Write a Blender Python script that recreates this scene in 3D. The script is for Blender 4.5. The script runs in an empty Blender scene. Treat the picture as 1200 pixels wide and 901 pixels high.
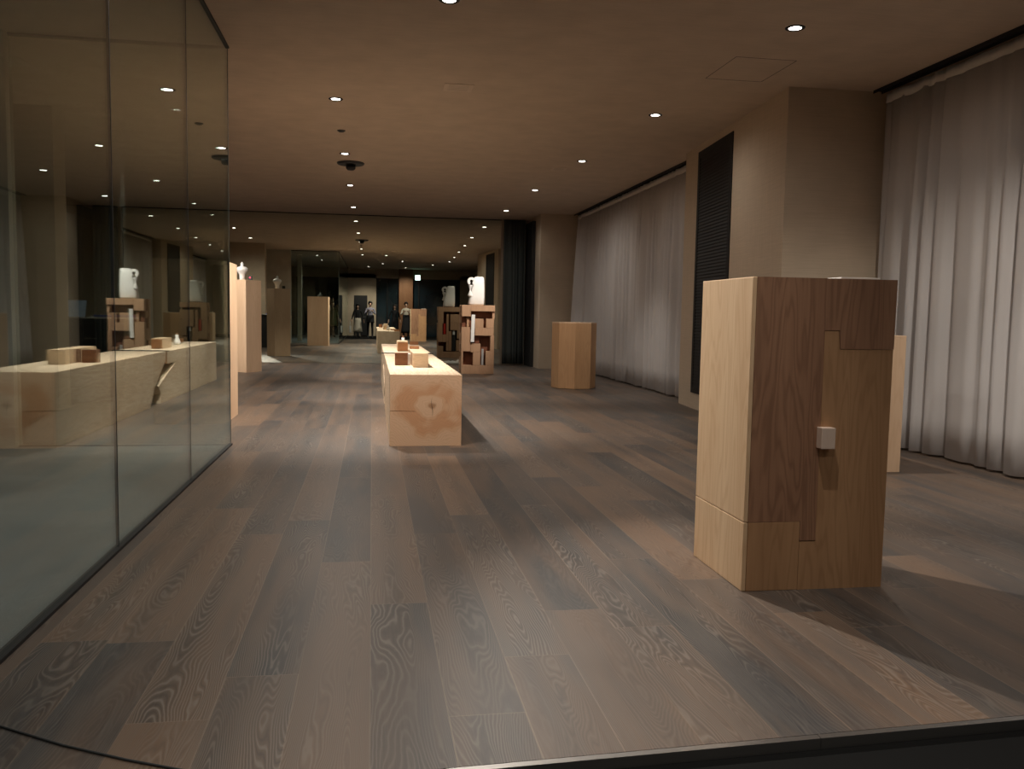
import bpy, bmesh, math, random
from mathutils import Vector, Matrix
random.seed(7)
S = bpy.context.scene
COL = S.collection
CEIL = 3.6

# ------------------------------------------------------------------ camera
def setup_camera():
    ya, pi, ro = 0.1611, 0.0804, 0.0176
    R0 = Vector((math.cos(ya), -math.sin(ya), 0)); F0 = Vector((math.sin(ya), math.cos(ya), 0)); Z = Vector((0, 0, 1))
    F = F0*math.cos(pi) - Z*math.sin(pi); U = F0*math.sin(pi) + Z*math.cos(pi)
    R = R0*math.cos(ro) + U*math.sin(ro); U2 = U*math.cos(ro) - R0*math.sin(ro)
    cd = bpy.data.cameras.new('camera'); co = bpy.data.objects.new('camera', cd); COL.objects.link(co)
    cd.sensor_width = 36; cd.lens = 1013/1200*36; cd.clip_start = 0.02; cd.clip_end = 200
    m = Matrix((R, U2, -F)).transposed().to_4x4(); m.translation = Vector((0, 0, 1.25)); co.matrix_world = m
    S.camera = co
setup_camera()

# ------------------------------------------------------------------ world, exposure
w = bpy.data.worlds.new('night'); S.world = w; w.use_nodes = True
w.node_tree.nodes['Background'].inputs[0].default_value = (0.05, 0.08, 0.11, 1)
w.node_tree.nodes['Background'].inputs[1].default_value = 0.25
S.view_settings.view_transform = 'Standard'; S.view_settings.look = 'None'
S.view_settings.exposure = 0.0; S.view_settings.gamma = 1.0; S.view_settings.use_curve_mapping = False
try:
    S.cycles.use_denoising = True
    S.cycles.max_bounces = 10; S.cycles.transparent_max_bounces = 16
    S.cycles.sample_clamp_indirect = 6; S.cycles.caustics_reflective = False; S.cycles.caustics_refractive = False
except Exception: pass
WARM = (1.0, 0.92, 0.82)
POWER = 2.6
SPILL = 0.19
# name of row, position on the ceiling, aim point, watts, cone degrees
LAMPS = [
 # (label, x, y, aim, energy, cone, colour)
 ('recessed round ceiling downlight above the big foreground wood block, nearest of the right-hand row', 3.36, 6.74, (3.5, 6.0, 0), 70, 80, WARM),
 ('recessed round ceiling downlight of the right-hand row, second from the camera', 3.245, 9.90, (2.9, 9.7, 0), 60, 58, WARM),
 ('recessed round ceiling downlight of the right-hand row, third from the camera', 3.14, 13.05, (3.3, 14.0, 0), 55, 75, WARM),
 ('tilted recessed ceiling downlight throwing a streak on the ceiling, fourth of the right-hand row', 3.02, 16.27, (2.2, 18.0, 1.5), 170, 36, WARM),
 ('recessed round ceiling downlight in front of the grey curtain, farthest of the right-hand row', 2.98, 19.6, (2.9, 19.0, 0), 50, 80, WARM),
 ('recessed oval-looking ceiling downlight nearest of the long centre row', -.41, 9.99, (-.45, 10.2, 0), 290, 92, WARM),
 ('recessed round ceiling downlight just before the black dome detector in the centre row', -.415, 13.34, (.05, 13.8, .3), 250, 72, WARM),
 ('recessed round ceiling downlight just behind the black dome detector in the centre row', -.42, 16.6, (.25, 17.0, 0), 190, 54, WARM),
 ('recessed round ceiling downlight farthest of the centre row, close to the mirror', -.43, 20.0, (-.6, 20.0, 0), 130, 85, WARM),
 ('recessed ceiling downlight cut by the top edge of the photo', .56, 6.70, (1.70, 4.0, .95), 285, 46, WARM),
 ('recessed ceiling downlight seen through the glass partition, nearest of the left row', -3.93, 10.3, (-3.6, 10.2, 0), 9, 80, WARM),
 ('recessed ceiling downlight seen through the glass partition, second of the left row', -3.93, 13.6, (-2.72, 18.0, 1.35), 330, 34, WARM),
 ('recessed ceiling downlight seen through the glass partition, third of the left row', -3.93, 17.0, (-3.0, 18.0, .3), 80, 80, WARM),
 ('recessed ceiling downlight seen through the glass partition, farthest of the left row', -3.93, 20.4, (-3.9, 20.2, 0), 60, 80, WARM),
]
BACK_LAMPS = [
 ('added ceiling downlight brightening the entrance wall, before the dark door', -.2, -2.6, (-.3, -3.6, 1.2), 70, 90, WARM),  # added to brighten the entrance wall
 ('added ceiling downlight brightening the entrance wall, before the timber-clad column', 1.7, -2.6, (1.8, -4.0, 1.5), 80, 90, WARM),  # added to brighten the column and the wall around it
 ('recessed ceiling downlight above the near planks, outside the frame', 1.35, 2.95, (.70, 3.3, 0), 46, 72, WARM),
 ('recessed ceiling downlight just above the frame, first of the centre row', -.41, 6.68, (.5, 8.3, .3), 120, 40, WARM),
 ('recessed ceiling downlight behind the camera near the right curtain', 3.45, 3.5, (4.4, 6.6, .5), 105, 62, WARM),
 ('recessed ceiling downlight above the people, left of the exit sign', .5, .6, (.3, .2, .4), 85, 90, WARM),
 ('recessed ceiling downlight above the people, right of the exit sign', 2.9, .6, (2.0, .0, .4), 85, 90, WARM),
 ('added cool fill downlight inside the glass vestibule over the grey floor', -2.3, 2.2, (-2.3, 3.0, 0), 36, 100, (.90, .96, 1.0)),  # unseen lamp, added to light the concrete floor
 ('added cool fill downlight inside the glass vestibule near its rear glass', -2.3, 5.6, (-2.3, 5.8, 0), 32, 100, (.90, .96, 1.0)),  # second unseen lamp added for the concrete floor
]

# ------------------------------------------------------------------ node helpers
class M:
    def __init__(s, name):
        s.mat = bpy.data.materials.new(name); s.mat.use_nodes = True
        s.nt = s.mat.node_tree; s.nt.nodes.clear()
        s.out = s.nt.nodes.new('ShaderNodeOutputMaterial')
    def n(s, t, ins=None, out=0, **a):
        nd = s.nt.nodes.new('ShaderNode'+t)
        for k, v in a.items(): setattr(nd, k, v)
        for k, v in (ins or {}).items():
            if isinstance(v, bpy.types.NodeSocket): s.nt.links.new(v, nd.inputs[k])
            else: nd.inputs[k].default_value = v
        return nd.outputs[out]
    def m(s, op, a, b=0.0, c=0.0):
        return s.n('Math', {0: a, 1: b, 2: c}, operation=op)
    def mix(s, f, a, b, blend='MIX'):
        nd = s.nt.nodes.new('ShaderNodeMix'); nd.data_type = 'RGBA'; nd.blend_type = blend
        for i, v in ((0, f), (6, a), (7, b)):
            if isinstance(v, bpy.types.NodeSocket): s.nt.links.new(v, nd.inputs[i])
            elif i == 0: nd.inputs[0].default_value = v
            else: nd.inputs[i].default_value = (*v, 1) if len(v) == 3 else v
        return nd.outputs[2]
    def ramp(s, f, stops):
        nd = s.nt.nodes.new('ShaderNodeValToRGB'); s.nt.links.new(f, nd.inputs[0])
        cr = nd.color_ramp
        while len(cr.elements) < len(stops): cr.elements.new(0.5)
        for e, (p, c) in zip(cr.elements, stops):
            e.position = p; e.color = (*c, 1) if not isinstance(c, (int, float)) else (c, c, c, 1)
        return nd.outputs[0]
    def pos(s):
        return s.n('TexCoord', out=3)
    def sep(s, v):
        nd = s.nt.nodes.new('ShaderNodeSeparateXYZ'); s.nt.links.new(v, nd.inputs[0]); return nd.outputs
    def vec(s, x, y, z): return s.n('CombineXYZ', {0: x, 1: y, 2: z})
    def bsdf(s, col, rough=.5, metal=0, bump=None, bstr=.2, bdist=.01, spec=.5, **kw):
        ins = {'Base Color': (*col, 1) if isinstance(col, tuple) else col, 'Roughness': rough, 'Metallic': metal, 'Specular IOR Level': spec}
        ins.update(kw)
        if bump is not None: ins['Normal'] = s.n('Bump', {'Height': bump, 'Strength': bstr, 'Distance': bdist})
        o = s.n('BsdfPrincipled', ins)
        s.nt.links.new(o, s.out.inputs[0]); return s.mat
    def surf(s, o): s.nt.links.new(o, s.out.inputs[0]); return s.mat

def plain(name, col, rough=.6, metal=0, spec=.5):
    g = M(name)
    nz = g.n('TexNoise', {'Vector': g.pos(), 'Scale': 14, 'Detail': 3})
    c = g.mix(g.m('MULTIPLY', nz, .25), col, tuple(x*.72 for x in col))
    return g.bsdf(c, rough, metal, spec=spec)

def floor_material():
    g = M('oak_planks')
    P = g.sep(g.pos()); X, Y = P[0], P[1]
    W, L = .243, 2.25
    xr = g.m('DIVIDE', g.m('ADD', X, .245), W)
    row = g.m('FLOOR', xr)
    off = g.n('TexWhiteNoise', {'W': g.m('MULTIPLY', row, 3.17)}, noise_dimensions='1D', out=0)
    yl = g.m('ADD', g.m('DIVIDE', Y, L), g.m('MULTIPLY', off, 7.0))
    cell = g.m('FLOOR', yl)
    rnd = g.n('TexWhiteNoise', {'Vector': g.vec(row, cell, 1.7)}, noise_dimensions='3D', out=1)
    r = g.sep(rnd)
    fx = g.m('MULTIPLY', g.m('ABSOLUTE', g.m('SUBTRACT', g.m('FRACT', xr), .5)), 2.0)
    fy = g.m('MULTIPLY', g.m('ABSOLUTE', g.m('SUBTRACT', g.m('FRACT', yl), .5)), 2.0)
    gx = g.m('GREATER_THAN', fx, 1-.005/W*1.1); gy = g.m('GREATER_THAN', fy, 1-.005/L)
    gap = g.m('MAXIMUM', gx, gy)
    # cathedral figure: contour lines of stretched noise, a new one in each board
    xl = g.m('ADD', g.m('MULTIPLY', g.m('SUBTRACT', g.m('FRACT', xr), .5), 2.0), g.m('MULTIPLY', g.m('SUBTRACT', r[2], .5), 1.1))
    v = g.vec(g.m('ADD', g.m('MULTIPLY', X, 4.6), g.m('MULTIPLY', r[0], 60.)), g.m('ADD', g.m('MULTIPLY', Y, .62), g.m('MULTIPLY', r[1], 60.)), g.m('MULTIPLY', r[2], 20.))
    nz = g.n('TexNoise', {'Vector': v, 'Scale': 1.0, 'Detail': 2.4, 'Roughness': .5, 'Distortion': .3})
    wig = g.n('TexNoise', {'Vector': g.vec(g.m('MULTIPLY', X, 16.), g.m('MULTIPLY', Y, 7.), r[1]), 'Scale': 1.0, 'Detail': 2.0})
    fld = g.m('ADD', g.m('ADD', nz, g.m('MULTIPLY', g.m('MULTIPLY', xl, xl), .16)), g.m('MULTIPLY', wig, .022))
    rings = g.m('SINE', g.m('MULTIPLY', fld, 300.0))
    patch = g.ramp(g.n('TexNoise', {'Vector': g.vec(g.m('ADD', g.m('MULTIPLY', X, 3.), g.m('MULTIPLY', r[1], 9.)), g.m('MULTIPLY', Y, .9), r[0]), 'Scale': 1.0, 'Detail': 1.0}), [(.38, .25), (.62, 1.)])
    lines = g.m('MULTIPLY', g.m('POWER', g.m('MAXIMUM', rings, 0.0), 1.6), patch)
    v2 = g.vec(g.m('MULTIPLY', X, 150.), g.m('MULTIPLY', Y, 4.), g.m('MULTIPLY', r[2], 9.))
    fine = g.n('TexNoise', {'Vector': v2, 'Scale': 1.0, 'Detail': 2.0})
    v3 = g.vec(g.m('ADD', g.m('MULTIPLY', X, 6.), g.m('MULTIPLY', r[0], 33.)), g.m('MULTIPLY', Y, .8), r[1])
    blot = g.n('TexNoise', {'Vector': v3, 'Scale': 1.0, 'Detail': 3.0})
    base = g.ramp(r[0], [(0, (.017, .018, .021)), (.25, (.040, .036, .036)), (.55, (.066, .052, .045)), (.8, (.112, .070, .046)), (1, (.155, .098, .064))])
    base = g.mix(g.ramp(blot, [(.38, 0.), (.66, .5)]), base, (.150, .088, .052))
    base = g.mix(g.m('MULTIPLY', g.ramp(blot, [(.25, 1.), (.45, 0.)]), .5), base, (.04, .042, .046))
    core = g.m('MULTIPLY', g.m('MULTIPLY', patch, g.ramp(g.m('ABSOLUTE', xl), [(.05, 1.), (.55, 0.)])), g.m('GREATER_THAN', r[2], .35))
    base = g.mix(g.m('MULTIPLY', core, .55), base, (.030, .027, .026))
    c = g.mix(g.m('MULTIPLY', lines, g.m('ADD', g.m('MULTIPLY', r[1], .34), .17)), base, (.25, .22, .185))
    c = g.mix(g.m('MULTIPLY', g.ramp(fine, [(.35, 0.), (.7, 1.)]), .30), c, (.15, .13, .11))
    c = g.mix(g.m('MULTIPLY', gap, g.m('ADD', .10, g.m('MULTIPLY', r[2], .6))), c, (.22, .165, .12))
    c = g.mix(g.m('MULTIPLY', g.m('POWER', g.m('MAXIMUM', g.m('MULTIPLY', rings, -1.0), 0.0), 3.0), g.m('MULTIPLY', patch, .35)), c, (.02, .018, .017))
    h = g.m('SUBTRACT', g.m('MULTIPLY', lines, .25), g.m('MULTIPLY', gap, .8))
    return g.bsdf(c, g.m('ADD', .36, g.m('MULTIPLY', fine, .16)), bump=h, bstr=.12, bdist=.002, spec=.45)

def timber(name, light, dark, axis=2, seed=0., scale=1., streak=.5, knots=.6, rough=.55):
    """sawn solid timber; axis = direction of the grain"""
    g = M(name)
    P = list(g.sep(g.pos()))
    a = P[axis]; o = [P[i] for i in range(3) if i != axis]
    v = g.vec(g.m('ADD', g.m('MULTIPLY', o[0], 5.0*scale), seed), g.m('MULTIPLY', o[1], 5.0*scale), g.m('ADD', g.m('MULTIPLY', a, .5*scale), seed))
    nz = g.n('TexNoise', {'Vector': v, 'Scale': 1.0, 'Detail': 3.0, 'Roughness': .5, 'Distortion': .35})
    rings = g.m('ADD', g.m('MULTIPLY', g.m('SINE', g.m('MULTIPLY', nz, 95.)), .5), .5)
    v2 = g.vec(g.m('MULTIPLY', o[0], 90.*scale), g.m('MULTIPLY', o[1], 90.*scale), g.m('MULTIPLY', a, 2.2))
    fine = g.n('TexNoise', {'Vector': v2, 'Scale': 1.0, 'Detail': 3.0})
    v3 = g.vec(g.m('ADD', g.m('MULTIPLY', o[0], 5.), seed*3), g.m('MULTIPLY', o[1], 5.), g.m('MULTIPLY', a, .5))
    blot = g.n('TexNoise', {'Vector': v3, 'Scale': 1.0, 'Detail': 2.0})
    c = g.mix(g.ramp(blot, [(.3, 0.), (.7, 1.)]), light, tuple(l*.6+d*.4 for l, d in zip(light, dark)))
    c = g.mix(g.m('MULTIPLY', g.m('POWER', rings, 2.5), streak*.8), c, dark)
    c = g.mix(g.m('MULTIPLY', g.ramp(fine, [(.4, 0.), (.75, 1.)]), .4*streak), c, dark)
    if knots:
        vo = g.n('TexVoronoi', {'Vector': g.vec(g.m('ADD', g.m('MULTIPLY', o[0], 3.2), seed), g.m('MULTIPLY', o[1], 3.2), g.m('MULTIPLY', a, 1.1)), 'Scale': 1.0}, out=0)
        c = g.mix(g.m('MULTIPLY', g.ramp(vo, [(.03, 1.), (.10, 0.)]), knots), c, tuple(d*.35 for d in dark))
    return g.bsdf(c, rough, bump=fine, bstr=.15, bdist=.002, spec=.3)

def endgrain(name, cx, cz, light, heart, dark):
    g = M(name)
    P = g.sep(g.pos())
    wob = g.n('TexNoise', {'Vector': g.pos(), 'Scale': 4.0, 'Detail': 3.0})
    dx = g.m('SUBTRACT', P[0], cx); dz = g.m('SUBTRACT', P[2], cz)
    rr = g.m('SQRT', g.m('ADD', g.m('MULTIPLY', dx, dx), g.m('MULTIPLY', g.m('MULTIPLY', dz, dz), 1.7)))
    rr = g.m('ADD', rr, g.m('MULTIPLY', g.m('SUBTRACT', wob, .5), .34))
    ring = g.m('POWER', g.m('ADD', g.m('MULTIPLY', g.m('SINE', g.m('MULTIPLY', rr, 240.)), .5), .5), 2.)
    c = g.ramp(rr, [(.0, tuple(d*.8+l*.2 for d, l in zip(dark, light))), (.03, light), (.12, light), (.17, heart), (.30, heart), (.37, light)])
    big = g.n('TexNoise', {'Vector': g.pos(), 'Scale': 3.1, 'Detail': 4.0, 'Distortion': 1.2})
    c = g.mix(g.ramp(big, [(.42, 0.), (.62, .7)]), c, light)
    c = g.mix(g.m('MULTIPLY', ring, .16), c, dark)
    # drying cracks
    cw = g.m('MULTIPLY', g.m('SUBTRACT', .10, g.m('ABSOLUTE', dz)), g.m('MULTIPLY', wob, .08))
    cr = g.m('MULTIPLY', g.m('LESS_THAN', g.m('ABSOLUTE', g.m('ADD', dx, g.m('MULTIPLY', g.m('SINE', g.m('MULTIPLY', dz, 31.)), .006))), cw), g.m('LESS_THAN', g.m('ABSOLUTE', dz), .10))
    c = g.mix(g.m('MULTIPLY', cr, .85), c, (.05, .025, .015))
    return g.bsdf(c, .55, spec=.3)

def fabric_wall(name, col, ds=1.0):
    g = M(name)
    P = g.sep(g.pos())
    a = g.n('TexNoise', {'Vector': g.vec(g.m('MULTIPLY', P[0], 3.), g.m('MULTIPLY', P[1], 3.*ds), g.m('MULTIPLY', P[2], 160.)), 'Scale': 1., 'Detail': 2.})
    b = g.n('TexNoise', {'Vector': g.vec(g.m('MULTIPLY', P[0], 3.), g.m('MULTIPLY', P[1], 120.), g.m('MULTIPLY', P[2], 3.)), 'Scale': 1., 'Detail': 2.})
    f = g.m('MULTIPLY', g.m('ADD', a, b), .5)
    c = g.mix(g.ramp(f, [(.35, 0.), (.65, 1.)]), tuple(x*1.06 for x in col), tuple(x*.90 for x in col))
    return g.bsdf(c, .85, bump=f, bstr=.12, bdist=.003, spec=.2)

def glass_material(name, tint, refl=1.0):
    """thin architectural glass: clear see-through sheet with an angle-dependent mirror reflection"""
    g = M(name)
    geo = g.nt.nodes.new('ShaderNodeNewGeometry')
    d = g.nt.nodes.new('ShaderNodeVectorMath'); d.operation = 'DOT_PRODUCT'
    g.nt.links.new(geo.outputs['Normal'], d.inputs[0]); g.nt.links.new(geo.outputs['Incoming'], d.inputs[1])
    c = g.m('ABSOLUTE', d.outputs['Value'])
    k = g.m('POWER', g.m('SUBTRACT', 1.0, c), 5.0)
    f = g.m('MULTIPLY', g.m('ADD', .04, g.m('MULTIPLY', k, .96)), refl)
    t = g.n('BsdfTransparent', {0: (*tint, 1)})
    gl = g.n('BsdfGlossy', {'Color': (.93, 1, .97, 1), 'Roughness': 0.0})
    return g.surf(g.n('MixShader', {0: f, 1: t, 2: gl}))

def sheer(name, col, see=.12):
    g = M(name)
    P = g.sep(g.pos())
    wv = g.n('TexNoise', {'Vector': g.vec(P[0], g.m('MULTIPLY', P[1], 60.), g.m('MULTIPLY', P[2], 1.2)), 'Scale': 1., 'Detail': 2.})
    c = g.mix(g.m('MULTIPLY', wv, .25), col, tuple(x*.8 for x in col))
    d = g.n('BsdfDiffuse', {'Color': c}); tr = g.n('BsdfTranslucent', {'Color': c})
    a = g.n('MixShader', {0: .3, 1: d, 2: tr})
    return g.surf(g.n('MixShader', {0: see, 1: a, 2: g.n('BsdfTransparent', {0: (1, 1, 1, 1)})}))

def emit(name, col, st):
    g = M(name); return g.surf(g.n('Emission', {'Color': (*col, 1), 'Strength': st}))

MAT = dict(
 floor=floor_material(),
 concrete=None,
 ceil=fabric_wall('ceiling_cloth', (.61, .505, .41)),
 wall=fabric_wall('wall_cloth', (.56, .46, .35)),
 pale=fabric_wall('pale_wall', (.56, .52, .44)),
 black=plain('black_paint', (.018, .018, .02), .5),
 blackmetal=plain('black_metal', (.010, .010, .011), .55, spec=.3),
 steel=plain('brushed_steel', (.30, .29, .28), .32, .9),
 dark=plain('dark_floor', (.004, .004, .004), .9, spec=.1),
 curtain=sheer('sheer_curtain', (.79, .76, .75), .16),
 tape=plain('curtain_tape', (.74, .71, .68), .8),
 greycurt=plain('grey_curtain', (.085, .10, .10), .9, spec=.1),
 clay=plain('white_ceramic', (.86, .85, .82), .35),
 glass=glass_material('clear_glass', (.83, .86, .83), 1.35),
 darkglass=None,
 mirror=None,
 cy=timber('lit_cypress', (.80, .58, .37), (.56, .33, .17), 2, 3.1, streak=.4),  # lit left side of the big block, painted paler
 cyb=timber('unlit_brown_cypress', (.41, .225, .135), (.15, .070, .042), 2, 9.4, streak=.48),  # reddish timber, with the unlit front's darkness in the colour
 cyc=timber('unlit_olive_cypress', (.53, .31, .165), (.29, .15, .07), 2, 21.7, streak=.38),  # olive timber, with the unlit front's darkness in the colour
 ped=timber('oak_board', (.70, .50, .335), (.52, .33, .20), 2, 5.5, streak=.28, knots=0),
 oct=timber('red_oak_board', (.60, .37, .20), (.40, .21, .10), 2, 15.5, streak=.3, knots=0),
 bench=timber('bench_timber', (.78, .64, .48), (.50, .34, .21), 1, 2.5, streak=.6, knots=.2),
 bend=endgrain('bench_end_grain', .56, .37, (.68, .44, .28), (.58, .31, .165), (.34, .17, .08)),
 small=timber('small_pale_wood', (.66, .50, .34), (.40, .26, .15), 0, 6.6, scale=3, streak=.4),
 smalldark=timber('small_dark_wood', (.26, .12, .06), (.12, .05, .025), 0, 8.6, scale=3, streak=.5, knots=0),
 smallorange=timber('small_orange_wood', (.46, .23, .11), (.28, .12, .05), 0, 4.6, scale=3, streak=.4, knots=0),
 tower=timber('tower_timber', (.50, .31, .19), (.33, .18, .10), 2, 11.2, scale=1.5, streak=.35, knots=0),
 towerc=timber('tower_core_shaded', (.20, .075, .04), (.10, .04, .022), 2, 1.2, scale=1.5, streak=.4, knots=0),  # core colour darkened for the shade inside the recesses
 red=plain('red_lacquer', (.50, .03, .02), .4),
 grey=plain('grey_metal', (.45, .44, .43), .4, .2),
 walnut=timber('walnut_column', (.30, .15, .075), (.16, .07, .035), 2, 3.3, streak=.4, knots=0),
 skin=plain('skin', (.62, .40, .30), .5), hair=plain('dark_hair', (.015, .011, .01), .5),
 lav=plain('lavender_knit', (.36, .35, .45), .85), cream=plain('cream_cloth', (.62, .57, .48), .85),
 blk=plain('black_cloth', (.012, .012, .015), .85), olive=plain('olive_cloth', (.17, .18, .09), .85),
 white=plain('white_cloth', (.7, .7, .68), .8), blue=plain('blue_edge', (.10, .13, .42), .5),
 lens=emit('lamp_lens', (1, .95, .88), 14), sign=emit('sign_face', (.55, 1, .85), 5),
 redled=emit('red_led', (1, .03, .05), 6), screen=emit('laptop_screen', (.6, .65, .75), .14),
)
def _extra():
    g = M('polished_concrete'); a = g.n('TexNoise', {'Vector': g.pos(), 'Scale': 1.1, 'Detail': 5, 'Distortion': .8})
    MAT['concrete'] = g.bsdf(g.ramp(a, [(.3, (.19, .20, .20)), (.7, (.31, .32, .32))]), .42, spec=.4)
    g = M('tinted_mirror'); MAT['mirror'] = g.surf(g.n('BsdfGlossy', {'Color': (.68, .70, .615, 1), 'Roughness': 0.0}))
    g = M('dark_window_glass'); a = g.n('TexNoise', {'Vector': g.pos(), 'Scale': .8, 'Detail': 2})
    MAT['darkglass'] = g.bsdf(g.ramp(a, [(.35, (.008, .012, .016)), (.7, (.02, .035, .045))]), .08, spec=.6)
_extra()

# ------------------------------------------------------------------ mesh helpers
def add_box(bm, x0, y0, z0, x1, y1, z1, bev=0.0, mi=0):
    vs = [bm.verts.new(c) for c in ((x0,y0,z0),(x1,y0,z0),(x1,y1,z0),(x0,y1,z0),(x0,y0,z1),(x1,y0,z1),(x1,y1,z1),(x0,y1,z1))]
    fs = [bm.faces.new([vs[i] for i in q]) for q in ((0,3,2,1),(4,5,6,7),(0,1,5,4),(1,2,6,5),(2,3,7,6),(3,0,4,7))]
    for f in fs: f.material_index = mi
    if bev:
        es = list({e for f in fs for e in f.edges})
        bmesh.ops.bevel(bm, geom=es, offset=bev, segments=2, affect='EDGES', profile=.6)
    return fs
def add_prism(bm, pts, a0, a1, plane='YZ', bev=0.0):
    """polygon pts in a plane, extruded along the third axis"""
    f = {'YZ': lambda p, a: (a, p[0], p[1]), 'XY': lambda p, a: (p[0], p[1], a), 'XZ': lambda p, a: (p[0], a, p[1])}[plane]
    A = [bm.verts.new(f(p, a0)) for p in pts]; B = [bm.verts.new(f(p, a1)) for p in pts]
    n = len(pts); fs = [bm.faces.new(A), bm.faces.new(B[::-1])]
    for i in range(n): fs.append(bm.faces.new((A[i], B[i], B[(i+1) % n], A[(i+1) % n])))
    bmesh.ops.recalc_face_normals(bm, faces=fs)
    if bev: bmesh.ops.bevel(bm, geom=list({e for q in fs for e in q.edges}), offset=bev, segments=2, affect='EDGES', profile=.6)
    return fs
def add_lathe(bm, prof, seg=24, cx=0, cy=0, cap=True):
    rings = []
    for r, z in prof:
        rings.append([bm.verts.new((cx+r*math.cos(2*math.pi*i/seg), cy+r*math.sin(2*math.pi*i/seg), z)) for i in range(seg)])
    for a, b in zip(rings, rings[1:]):
        for i in range(seg): bm.faces.new((a[i], a[(i+1) % seg], b[(i+1) % seg], b[i]))
    if cap: bm.faces.new(rings[0][::-1]); bm.faces.new(rings[-1])
def add_tube(bm, pts, r, seg=8):
    pts = [Vector(p) for p in pts]; rings = []
    for i, p in enumerate(pts):
        d = (pts[min(i+1, len(pts)-1)] - pts[max(i-1, 0)]).normalized()
        u = d.cross(Vector((0, 0, 1)))
        if u.length < 1e-3: u = d.cross(Vector((1, 0, 0)))
        u.normalize(); v = d.cross(u)
        rings.append([bm.verts.new(p + (u*math.cos(2*math.pi*k/seg) + v*math.sin(2*math.pi*k/seg))*r) for k in range(seg)])
    for a, b in zip(rings, rings[1:]):
        for i in range(seg): bm.faces.new((a[i], a[(i+1) % seg], b[(i+1) % seg], b[i]))
    bm.faces.new(rings[0][::-1]); bm.faces.new(rings[-1])
def obj(name, bm, mats, parent=None, smooth=False, loc=None, rotz=0):
    me = bpy.data.meshes.new(name); bmesh.ops.recalc_face_normals(bm, faces=bm.faces[:]); bm.to_mesh(me); bm.free()
    for m in (mats if isinstance(mats, (list, tuple)) else [mats]): me.materials.append(m)
    if smooth:
        for f in me.polygons: f.use_smooth = True
    o = bpy.data.objects.new(name, me); COL.objects.link(o)
    if parent: o.parent = parent
    if loc: o.location = loc
    if rotz: o.rotation_euler.z = rotz
    return o
def tag(o, label, cat, group=None, kind=None):
    o['label'] = label; o['category'] = cat
    if group: o['group'] = group
    if kind: o['kind'] = kind
    return o
def thing(name, label, cat, loc=(0, 0, 0), rotz=0, group=None):
    o = bpy.data.objects.new(name, None); COL.objects.link(o); o.location = loc; o.rotation_euler.z = rotz
    o.empty_display_size = .1
    return tag(o, label, cat, group)
def struct(name, bm, m, label=None, parent=None):
    o = obj(name, bm, m, parent)
    if not parent: o['kind'] = 'structure'
    if label: o['label'] = label
    return o
def box(*a, bev=0.): bm = bmesh.new(); add_box(bm, *a, bev=bev); return bm

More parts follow.
